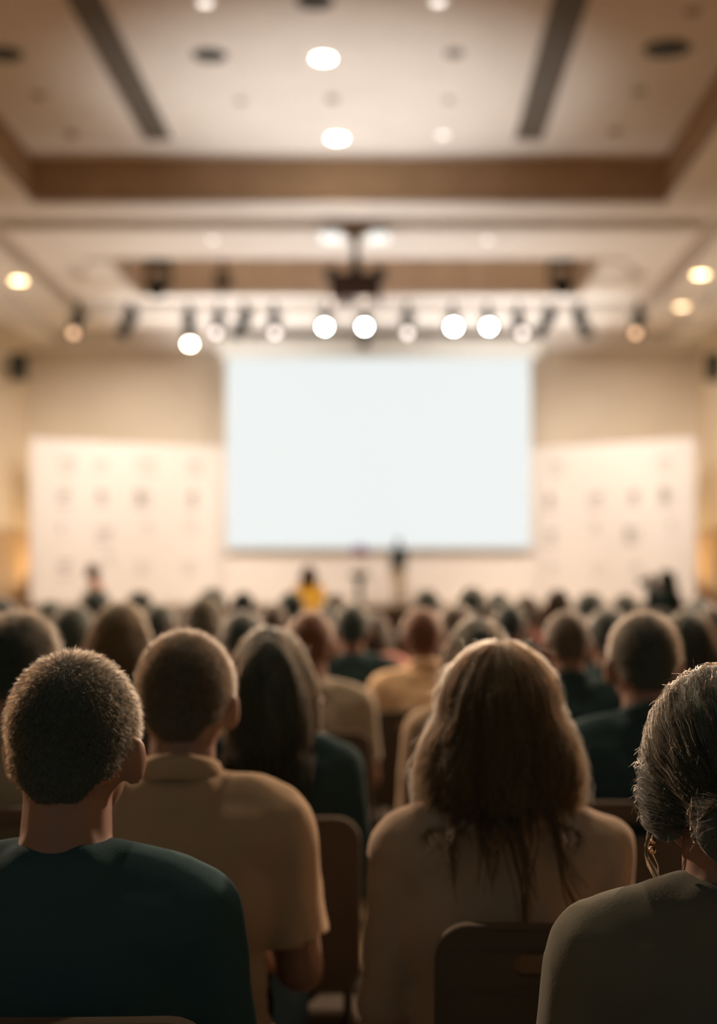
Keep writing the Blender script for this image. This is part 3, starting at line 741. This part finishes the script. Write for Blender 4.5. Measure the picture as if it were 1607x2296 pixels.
HAIR = {
 'crew': short_hair('hair', .0075, .010, 26000, .3, r=.00027),
 'buzz': short_hair('hair', .004, .011, 14000, lift=.4, r=.00028),
 'shaved': short_hair('hair', .0022, .006, 6000, lift=1., r=.0004),
 'short': short_hair('hair', .012, .024, 12000, .4, .0003, lump=.004, crown_flow=.7),
 'straight': long_hair('hair', SIDES+[('h', 'e', (0, -.078, -.16), (.088, .055, .23))], .012, -.36, 2400, .004, .46, .010, fly=150),
 'bob': long_hair('hair', SIDES+[('h', 'e', (0, -.055, -.09), (.085, .055, .11))], .014, -.20, 1600, .006, .3, .010, fly=150),
 'wavy': long_hair('hair', [('h', 'e', (0, -.01, .008), (.080, .098, .092))]+[('h', 'e', (s*.066, -.022, -.115), (.046, .058, .105)) for s in (-1, 1)]+[('h', 'e', (0, -.066, -.09), (.088, .05, .115))],
                   0.014, -.185, 5600, .020, .40, .020, r=.0003, nlock=110, lock_r=.0045, fly=900, ends=.05, tails=True),
 'updo': updo('hair'),
}
def hairmat(name, col, rough=.45):
    if name in MATS: return MATS[name]
    m = mat(name, col, .6, spec=.3, sheen=.35)
    m.node_tree.nodes['Principled BSDF'].inputs['Sheen Tint'].default_value = (1, .80, .66, 1); m.node_tree.nodes['Principled BSDF'].inputs['Sheen Roughness'].default_value = .35
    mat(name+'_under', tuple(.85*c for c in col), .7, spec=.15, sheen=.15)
    nt = m.node_tree; b = nt.nodes['Principled BSDF']
    tc = nt.nodes.new('ShaderNodeTexCoord'); mp = nt.nodes.new('ShaderNodeMapping'); mp.inputs['Scale'].default_value = (34, 34, 3.5)
    n = nt.nodes.new('ShaderNodeTexNoise'); n.inputs['Scale'].default_value = 1.0; n.inputs['Detail'].default_value = 2
    r = nt.nodes.new('ShaderNodeValToRGB'); r.color_ramp.elements[0].position = .35; r.color_ramp.elements[1].position = .68
    r.color_ramp.elements[0].color = (*[c*.8 for c in col], 1); r.color_ramp.elements[1].color = (*[c*1.25 for c in col], 1)
    nt.links.new(tc.outputs['Object'], mp.inputs['Vector']); nt.links.new(mp.outputs['Vector'], n.inputs['Vector'])
    nt.links.new(n.outputs['Fac'], r.inputs['Fac']); nt.links.new(r.outputs['Color'], b.inputs['Base Color'])
    tr = nt.nodes.new('ShaderNodeBsdfRefraction'); tr.inputs['Roughness'].default_value = .85; tr.inputs['IOR'].default_value = 1.3; mx = nt.nodes.new('ShaderNodeMixShader'); mx.inputs[0].default_value = .68
    tr.inputs['Color'].default_value = (*[min(.98, .95*q+.3*c) for q, c in zip((1, .87, .72), col)], 1); out = nt.nodes['Material Output']
    nt.links.new(b.outputs[0], mx.inputs[1]); nt.links.new(tr.outputs[0], mx.inputs[2]); nt.links.new(mx.outputs[0], out.inputs['Surface'])
    return m
H_dark = hairmat('dark_brown_hair', (.036, .056, .052)); H_black = hairmat('black_hair', (.026, .048, .050)); H_brown = hairmat('brown_hair', (.070, .060, .048))
H_blond = hairmat('dark_blond_hair', (.125, .105, .068)); H_lbrown = hairmat('light_brown_hair', (.080, .076, .056)); H_red = hairmat('auburn_hair', (.14, .062, .035))
SK = mat('skin', (.19, .108, .075), .5, spec=.35, trans=.06); SK_d = mat('tanned_skin', (.20, .105, .068), .5, spec=.35, trans=.06)
def cloth(name, col, sheen=.05): return mat(name, col, .95, spec=.04 if max(col) > .03 else 0, bump=.06, bscale=260, var=.05, vscale=9, sheen=sheen)
C_navy = cloth('navy_cloth', (.028, .058, .064), .0); C_black = cloth('black_cloth', (.024, .046, .050), .0); C_char = cloth('charcoal_cloth', (.045, .05, .05))
C_sand = cloth('sand_cloth', (.31, .228, .15)); C_cream = cloth('cream_cloth', (.295, .225, .165)); C_olive = cloth('olive_grey_cloth', (.22, .20, .14)); C_grey = cloth('grey_cloth', (.30, .26, .20))
C_taupe = cloth('taupe_cloth', (.34, .26, .18)); C_pink = cloth('pink_cloth', (.52, .26, .22)); C_lcream = cloth('light_cream_cloth', (.72, .52, .33)); C_red = cloth('dark_red_cloth', (.25, .07, .05))
C_orange = cloth('orange_cloth', (.62, .17, .04)); C_yellow = cloth('yellow_cloth', (.90, .56, .09)); C_khaki = cloth('khaki_cloth', (.45, .35, .2)); C_jean = cloth('dark_trouser_cloth', (.006, .009, .010), 0); C_moss = cloth('dark_olive_knit', (.085, .085, .066))
M_shoe = mat('black_leather', (.02, .02, .02), .4)

# ---- chair
def chair_meshes():
    cu = bpy.data.curves.new('b', 'CURVE'); cu.dimensions = '2D'; cu.fill_mode = 'BOTH'; cu.extrude = .012; cu.bevel_depth = .004; cu.bevel_resolution = 2
    def rr(x0, x1, y0, y1, r, n=6):
        pts = []
        for cx, cy, a0 in ((x1-r, y1-r, 0), (x0+r, y1-r, 90), (x0+r, y0+r, 180), (x1-r, y0+r, 270)):
            for i in range(n+1):
                a = math.radians(a0+90*i/n); pts.append((cx+r*math.cos(a), cy+r*math.sin(a)))
        # dense straight runs so that the sheet can be bent
        out = []
        for (xa, ya), (xb, yb) in zip(pts, pts[1:]+pts[:1]):
            k = max(1, int(math.hypot(xb-xa, yb-ya)/.05))
            out += [(xa+(xb-xa)*i/k, ya+(yb-ya)*i/k) for i in range(k)]
        return out
    for ring in (rr(-.215, .215, .50, .885, .05), rr(-.105, .105, .805, .848, .021)):
        s = cu.splines.new('POLY'); s.points.add(len(ring)-1); s.use_cyclic_u = True
        for q, (x, y) in zip(s.points, ring): q.co = (x, y, 0, 1)
    o = bpy.data.objects.new('b', cu); COL.objects.link(o); bpy.context.view_layer.update()
    back = bpy.data.meshes.new_from_object(o.evaluated_get(bpy.context.evaluated_depsgraph_get())); bpy.data.objects.remove(o)
    back.name = 'backrest'; back.materials.clear()
    for v in back.vertices:
        x, y, z = v.co; v.co = (x, -.20-(y-.5)*.10+z-.35*x*x*-1*.6, y)
    bm = bmesh.new(); bx(bm, -.215, .215, -.19, .24, .40, .449, .022); seat = bpy.data.meshes.new('seat'); bm.to_mesh(seat); bm.free()
    legs = []
    for sx in (-1, 1):
        for f in (1, -1):
            bm = bmesh.new()
            if f > 0: tube(bm, [V((sx*.205, .22, .42)), V((sx*.22, .25, 0))], .012)
            else: tube(bm, [V((sx*.205, -.17, .42)), V((sx*.22, -.25, 0))], .012)
            me = bpy.data.meshes.new('leg'); bm.to_mesh(me); bm.free(); legs.append(me)
    bm = bmesh.new()
    for sx in (-1, 1): tube(bm, [V((sx*.19, .2, .41)), V((sx*.19, -.185, .41)), V((sx*.19, -.196, .60))], .011)
    tube(bm, [V((-.19, .2, .41)), V((.19, .2, .41))], .011); tube(bm, [V((-.19, -.2, .41)), V((.19, -.2, .41))], .011)
    fr = bpy.data.meshes.new('frame'); bm.to_mesh(fr); bm.free()
    return back, seat, legs, fr
CH = chair_meshes()
M_chair = cloth('brown_chair_fabric', (.075, .060, .046)); M_chfr = mat('chair_tube', (.05, .045, .04), .4, .6)
def chair(x, y, label, group='audience chairs', s=1.0):
    o = empty('conference_chair', (x, y, 0)); tag(o, label, 'chair', group); o.scale = (s, s, s)
    link('backrest', CH[0], M_chair, o); link('seat', CH[1], M_chair, o)
    for l in CH[2]: link('leg', l, M_chfr, o)
    link('frame', CH[3], M_chfr, o); return o

def thin(me, keep_every):
    """a lighter copy of a hair mesh for the far rows: the shell and every n-th strand"""
    bm = bmesh.new(); bm.from_mesh(me); seen = set(); kill = []; n = 0
    bm.verts.ensure_lookup_table()
    for v0 in bm.verts:
        if v0.index in seen: continue
        comp = [v0]; seen.add(v0.index); i = 0
        while i < len(comp):
            for e in comp[i].link_edges:
                o2 = e.other_vert(comp[i])
                if o2.index not in seen: seen.add(o2.index); comp.append(o2)
            i += 1
        if len(comp) < 200:
            n += 1
            if n % keep_every: kill += comp
    bmesh.ops.delete(bm, geom=kill, context='VERTS')
    out = bpy.data.meshes.new('hair'); bm.to_mesh(out); bm.free(); return out
def link_hair(me, hm, parent):
    """a head of hair: dark mass underneath, fine fibres over it"""
    k = (me.name, hm.name)
    if k not in RECOL:
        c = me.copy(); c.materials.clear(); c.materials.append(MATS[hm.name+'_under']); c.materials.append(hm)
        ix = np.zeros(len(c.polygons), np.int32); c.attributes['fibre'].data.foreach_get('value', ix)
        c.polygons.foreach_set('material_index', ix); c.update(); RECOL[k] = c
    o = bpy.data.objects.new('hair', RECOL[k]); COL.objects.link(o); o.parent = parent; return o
HAIR_FAR = {k: thin(me, 5) for k, me in HAIR.items() if k not in ('wavy', 'updo')}
SEATED = []
def person(label, px, ytop, d, g, hair, hm, topk, tm, yaw=0, sk=None, group='seated audience', chair_label=None, chair_dx=0, collar=None, s=None, cat='person', lm=None):
    for dd in (0, .3, -.3, .55, -.55, .8, -.8, 1.1, -1.1, 1.5, 1.9, 2.4):      # a free seat on this line of sight
        if all(abs((px-VX)*(d+dd)/F-a) > .45 or abs(d+dd-b) > .52 for a, b in SEATED) or d < 5.5: d += dd; break
    else: print('CROWDED', label, d)
    SEATED.append(((px-VX)*d/F, d))
    X = (px-VX)*d/F; zt = CZ+(VY-ytop)*d/F
    s = s or max(.93, min(1.06, zt/1.298))
    o = link('person', BODY[g], sk or SK); o.location = (X, d-.02*s, 0); o.rotation_euler = (0, 0, math.radians(yaw)); o.scale = (s, s, s)
    tag(o, label, cat, group)
    h = link_hair((HAIR if d < 5.5 else HAIR_FAR)[hair], hm, o); h.location = HC
    t = link(TOPS[g, topk].name.split('.')[0], TOPS[g, topk], tm, o)
    if collar:
        c = link('collar', COLLAR, collar, t)
    link('trousers', LEGS[g], lm or C_jean, o)
    for i in (0, 1): link('shoe', SHOE[g][i], M_shoe, o)
    chair(X+chair_dx, d-.02*s, chair_label or ('brown chair under the ' + label), s=s)
    return o
# ------------------------------------------------------------------ the audience, row by row
person('man with cropped dark hair in navy t-shirt, nearest on the left', 163, 1460, 1.85, 'm', 'crew', H_dark, 'tee', C_navy, -3, chair_label='brown chair with rounded back at the bottom left corner')
p2 = person('woman with pinned-up dark hair and earring in olive sweater, nearest on the right', 1612, 1545, 1.72, 'f', 'updo', H_dark, 'sweater', C_moss, 6, s=.965, chair_label='brown chair under the woman with pinned-up hair at the bottom right')
for s in (-1, 1):
    bm = bmesh.new(); bmesh.ops.create_icosphere(bm, subdivisions=2, radius=.0035, matrix=Matrix.Translation((s*.089, .0, 1.098)))
    bmesh.ops.create_icosphere(bm, subdivisions=2, radius=.005, matrix=Matrix.Translation((s*.090, .0, 1.087)))
    from_bm('earring', bm, mat('gold', (.9, .55, .3), .15, 1), p2, True)
person('man with short brown hair in sand-coloured polo shirt, second row on the left', 415, 1413, 2.50, 'm', 'crew', H_lbrown, 'polo', C_sand, -2, collar=C_sand, chair_dx=-.12, chair_label='brown chair under the man in the sand-coloured polo shirt')
person('woman with long wavy blond hair in cream blouse, second row on the right', 1118, 1452, 2.35, 'f', 'wavy', H_blond, 'blouse', C_cream, -2, chair_label='brown chair with a hand slot behind the blond woman in cream blouse', chair_dx=.10)
person('woman with long straight dark hair in black top, third row left of the aisle', 607, 1407, 3.30, 'f', 'straight', H_dark, 'sweater', C_black, 2, chair_label='brown chair under the long-haired woman in black left of the aisle')
person('man with cropped hair in black suit jacket, third row on the right', 1445, 1368, 3.35, 'm', 'buzz', H_dark, 'jacket', C_black, 3, collar=C_black, chair_label='brown chair under the man in black suit, third row right')
person('man with black hair in olive-grey shirt at the left edge, third row', 40, 1376, 3.30, 'm', 'short', H_black, 'tee', C_olive, -4, chair_label='brown chair under the man in olive-grey shirt at the left edge')
person('woman with long dark hair in taupe sweater, just beyond the blond woman', 1072, 1386, 4.15, 'f', 'straight', H_dark, 'sweater', C_taupe, 3, chair_label='brown chair under the woman in taupe sweater, right of the aisle')
person('man with shaved reddish head in grey t-shirt, left of the aisle', 697, 1366, 5.00, 'm', 'shaved', H_red, 'tee', C_grey, 0, SK_d, chair_label='brown chair under the shaved man in grey t-shirt')
person('woman with light brown bob hair in navy top, behind the left rows', 268, 1352, 5.00, 'f', 'bob', H_blond, 'sweater', C_navy, -4, chair_label='brown chair under the light-haired woman in navy top')
person('man with thinning hair in dark suit, left of the cropped man in black', 1272, 1366, 5.00, 'm', 'shaved', H_brown, 'jacket', C_black, 4, SK_d, collar=C_black, chair_label='brown chair under the man with thinning hair in dark suit')
person('woman with long dark hair in light cream blouse at the right', 1545, 1372, 5.00, 'f', 'bob', H_dark, 'blouse', C_lcream, 6, chair_label='brown chair under the dark-haired woman in light cream blouse')
person('man with thick black hair in dark jacket, left of the long-haired woman', 543, 1372, 5.85, 'm', 'short', H_black, 'jacket', C_char, 0, chair_label='brown chair under the black-haired man in charcoal jacket')
person('man with black hair in black jacket, behind the cropped man in suit', 1362, 1366, 5.85, 'm', 'short', H_black, 'jacket', C_black, 2, chair_label='brown chair under the black-haired man in black jacket at right')
person('man in bright cream shirt at the aisle, lit on his shoulders', 948, 1362, 5.85, 'm', 'crew', H_red, 'polo', C_lcream, 10, collar=C_lcream, chair_label='brown chair under the man in bright cream shirt at the aisle')
person('man with dark hair at left, behind the man at the left edge', 162, 1358, 5.85, 'm', 'short', H_dark, 'tee', C_char, -3, chair_label='brown chair under the dark-haired man in charcoal behind the left edge')
person('man with dark brown hair right of the man in bright cream shirt', 1020, 1358, 6.70, 'm', 'short', H_brown, 'jacket', C_char, 3, chair_label='brown chair under the brown-haired man right of the aisle')
person('man with black hair in black jacket, left side of the aisle', 790, 1352, 6.70, 'm', 'crew', H_black, 'jacket', C_black, 0, chair_label='brown chair under the man in black jacket left of the aisle')
person('person cut off by the left edge, with black hair', 0, 1342, 6.70, 'm', 'short', H_black, 'tee', C_char, 0, chair_label='brown chair under the black-haired person cut by the left edge')
person('person in pink shirt at the right edge', 1602, 1360, 6.70, 'f', 'bob', H_brown, 'blouse', C_pink, 0, chair_label='brown chair under the person in pink at the right edge')
person('man with black hair, narrow dark head right of centre', 1143, 1350, 7.55, 'm', 'crew', H_black, 'jacket', C_black, 2, chair_label='brown chair under the black-haired man right of centre')
person('man with dark hair between the blond bob and the man with thick black hair', 355, 1354, 7.55, 'm', 'short', H_dark, 'tee', C_char, 0, chair_label='brown chair under the dark-haired man in the left middle rows')
person('man with dark brown hair, left half of a close pair at the left', 112, 1348, 7.55, 'm', 'short', H_dark, 'tee', C_char, 0, chair_label='brown chair under the left man of a close pair')
person('man with black hair left of the aisle, behind the shaved man', 733, 1358, 7.55, 'm', 'crew', H_black, 'tee', C_red, 0, chair_label='brown chair under the man in dark red behind the shaved man')
person('woman with dark hair near the right edge, left of the pink shirt', 1570, 1344, 7.55, 'f', 'straight', H_black, 'sweater', C_black, 0, chair_label='brown chair under the dark-haired woman near the right edge')
person('person in pink top in the middle of the aisle gap', 836, 1371, 8.40, 'f', 'bob', H_brown, 'blouse', C_pink, 0, chair_label='brown chair under the person in pink top at the aisle')
person('man with brown hair, dark narrow head in the left middle rows', 422, 1356, 8.40, 'm', 'short', H_brown, 'tee', C_red, 0, chair_label='brown chair under the brown-haired man in the left middle rows')
person('man with brown hair, small round head left of the shaved man', 610, 1352, 8.40, 'm', 'crew', H_brown, 'tee', C_char, 0, chair_label='brown chair under the brown-haired man left of the shaved man')
person('man with grey-brown hair behind the shaved man, in taupe', 752, 1328, 7.90, 'm', 'buzz', H_lbrown, 'tee', C_taupe, 0, chair_label='brown chair under the grey-brown-haired man in taupe')
person('man with dark hair above the light-haired woman', 312, 1326, 7.90, 'm', 'short', H_black, 'jacket', C_black, 0, chair_label='brown chair under the dark-haired man beyond the light-haired woman')
person('man with dark hair standing out tallest right of the aisle rows', 1057, 1316, 7.90, 'm', 'short', H_dark, 'jacket', C_char, 0, chair_label='brown chair under the tallest head right of the aisle')
person('woman with pale rosy hair light in the left middle rows', 457, 1338, 8.09, 'f', 'bob', H_lbrown, 'blouse', C_pink, 0, chair_label='brown chair under the woman in pink, left middle rows')
person('man with dark hair, one of the far heads right of the thinning-haired man', 1322, 1328, 8.09, 'm', 'short', H_black, 'jacket', C_black, 0, chair_label='brown chair under a far dark-haired man, right side')
person('man with dark brown hair left of the standing photographer', 1402, 1332, 8.28, 'm', 'short', H_dark, 'tee', C_red, 0, chair_label='brown chair under the dark brown-haired man near the photographer')
person('man with dark hair, far head right of the tallest one', 1118, 1327, 8.28, 'm', 'crew', H_dark, 'jacket', C_char, 0, chair_label='brown chair under the far head right of the tallest one')
person('man with black hair, small head below the orange figure', 213, 1320, 8.48, 'm', 'short', H_black, 'jacket', C_black, 0, chair_label='brown chair under the small head below the orange figure')
person('man with black hair, broad far head left of the yellow figure', 475, 1322, 8.48, 'm', 'short', H_black, 'jacket', C_black, 0, s=1.05, chair_label='brown chair under the broad far head left of centre')
person('man with brown hair, far head beyond the black-haired man right of centre', 1178, 1336, 8.48, 'm', 'short', H_brown, 'tee', C_red, 0, chair_label='brown chair under the far brown-haired man right of centre')
person('man with black hair, lone far head just right of the stage-front gap', 957, 1320, 8.66, 'm', 'crew', H_dark, 'jacket', C_char, 0, chair_label='brown chair under the lone far head by the stage-front gap')
person('man with brown hair, far head above the thinning-haired man', 1250, 1320, 8.66, 'm', 'crew', H_brown, 'jacket', C_char, 0, chair_label='brown chair under the far head above the thinning-haired man')
person('man with dark hair, far head just left of the yellow figure', 652, 1326, 8.86, 'm', 'crew', H_black, 'tee', C_red, 0, chair_label='brown chair under the far head left of the yellow figure')
person('man with dark hair, smallest far head right of the broad one', 545, 1326, 9.05, 'm', 'crew', H_black, 'tee', C_char, 0, chair_label='brown chair under the smallest far head')
# the packed rows beyond, of which the photo shows only dark blurred crowns
taken = [(o.location.x, o.location.y) for o in COL.objects if o.name.startswith('person')]
hk = ['short', 'crew', 'short', 'straight', 'bob', 'crew']; hc = [H_dark, H_black, H_black, H_brown, H_dark, H_lbrown]
tk = [C_char, C_black, C_navy, C_red, C_taupe, C_black, C_grey]
n = 0
for row in range(5):
    y = 6.7+.85*row
    xl, xr = (-30-VX)*y/F, (1640-VX)*y/F
    x = xl+random.uniform(0, .4)
    while x < xr:
        pxx = VX+x*F/y
        free = all(abs(x-a) > .47 or abs(y-b) > .42 for a, b in taken) and not (800 < pxx < 945 and y > 8.8) and not (300 < pxx < 480 and y > 12) and not (640 < pxx < 745 and y > 14)
        if free and random.random() < .8 and n < 90:
            k = random.randrange(6); g = 'f' if hk[k] in ('straight', 'bob') else 'm'
            zt = random.uniform(1.20, 1.26)
            person('dim blurred head among the packed middle rows, mostly hidden behind other heads', pxx, VY-(zt-CZ)*F/y, y, g, hk[k], hc[k], 'sweater' if g == 'f' else 'tee', random.choice(tk), random.uniform(-8, 8),
                   group='blurred far audience', chair_label='brown chair hidden among the packed far rows')
            taken.append((x, y)); n += 1
        x += random.uniform(.5, .62)

# ------------------------------------------------------------------ people standing
def standing(label, px, ytop, d, P, hair, hm, top, tm, lm, yaw, group=None, s=None, zf=0., sleeve='long', skirt=None, sk=None):
    X = (px-VX)*d/F; zt = CZ+(VY-ytop)*d/F-zf; s = s or zt/1.668
    o = link('person', body_mesh('person', P), sk or SK); o.location = (X, d, zf); o.rotation_euler = (0, 0, math.radians(yaw)); o.scale = (s, s, s)
    tag(o, label, 'person', group)
    h = link_hair(HAIR[hair], hm, o); h.location = HC+V((0, 0, .37))
    link(top, top_mesh(top, P, sleeve, .014, .004, 4.), tm, o)
    if skirt:
        bm = bmesh.new(); lathe(bm, [(.40, .16), (.39, .5), (.35, .85), (.31, 1.0), (.25, 1.2), (.17, 1.33)], 32)
        for v in bm.verts:
            v.co.y *= .8; f = .02*math.sin(7*math.atan2(v.co.y, v.co.x))*max(0, (1.0-v.co.z)); v.co.x *= 1+f*4; v.co.y *= 1+f*4
        from_bm('skirt', bm, skirt, o, True)
    else: link('trousers', trousers_mesh('trousers', P), lm, o)
    for i in (0, 1): link('shoe', shoe_mesh(P, i), M_shoe, o)
    return o
standing('presenter in dark vest and khaki trousers standing on the stage', 893, 1208, 36.5, PMs, 'crew', H_brown, 'vest', C_black, C_khaki, 150, zf=1.0, sleeve='short')
standing('woman in orange top standing before the left backdrop', 211, 1264, 22.0, PFs, 'crew', H_red, 'blouse', C_orange, C_orange, 95)
standing('woman in loose yellow dress standing in front of the stage', 692, 1268, 19.5, PFs, 'bob', H_blond, 'blouse', C_yellow, C_yellow, 170, skirt=C_yellow)
ph = standing('photographer in dark clothes standing at the right with a camera raised', 1496, 1278, 17.0, PMc, 'straight', H_black, 'jacket', C_black, C_jean, 62)
o = empty('camera', (0, 0, 0)); o.name = 'photo_camera'; tag(o, 'black photo camera raised to the face of the photographer at right', 'camera')
fw = Matrix.Rotation(math.radians(62), 3, 'Z') @ V((0, .215, 0)); sc = ph.scale[0]
o.location = ph.location+fw*sc+V((0, 0, 1.515*sc)); o.rotation_euler = (0, 0, math.radians(62))
box('camera_body', -.07, .07, -.035, .035, -.045, .045, M_black, o, .012); box('viewfinder_hump', -.03, .03, -.03, .03, .04, .075, M_black, o, .01)
bm = bmesh.new(); cyl(bm, (0, .035, 0), (0, .15, 0), .04, .045, 24); from_bm('lens', bm, M_black, o)
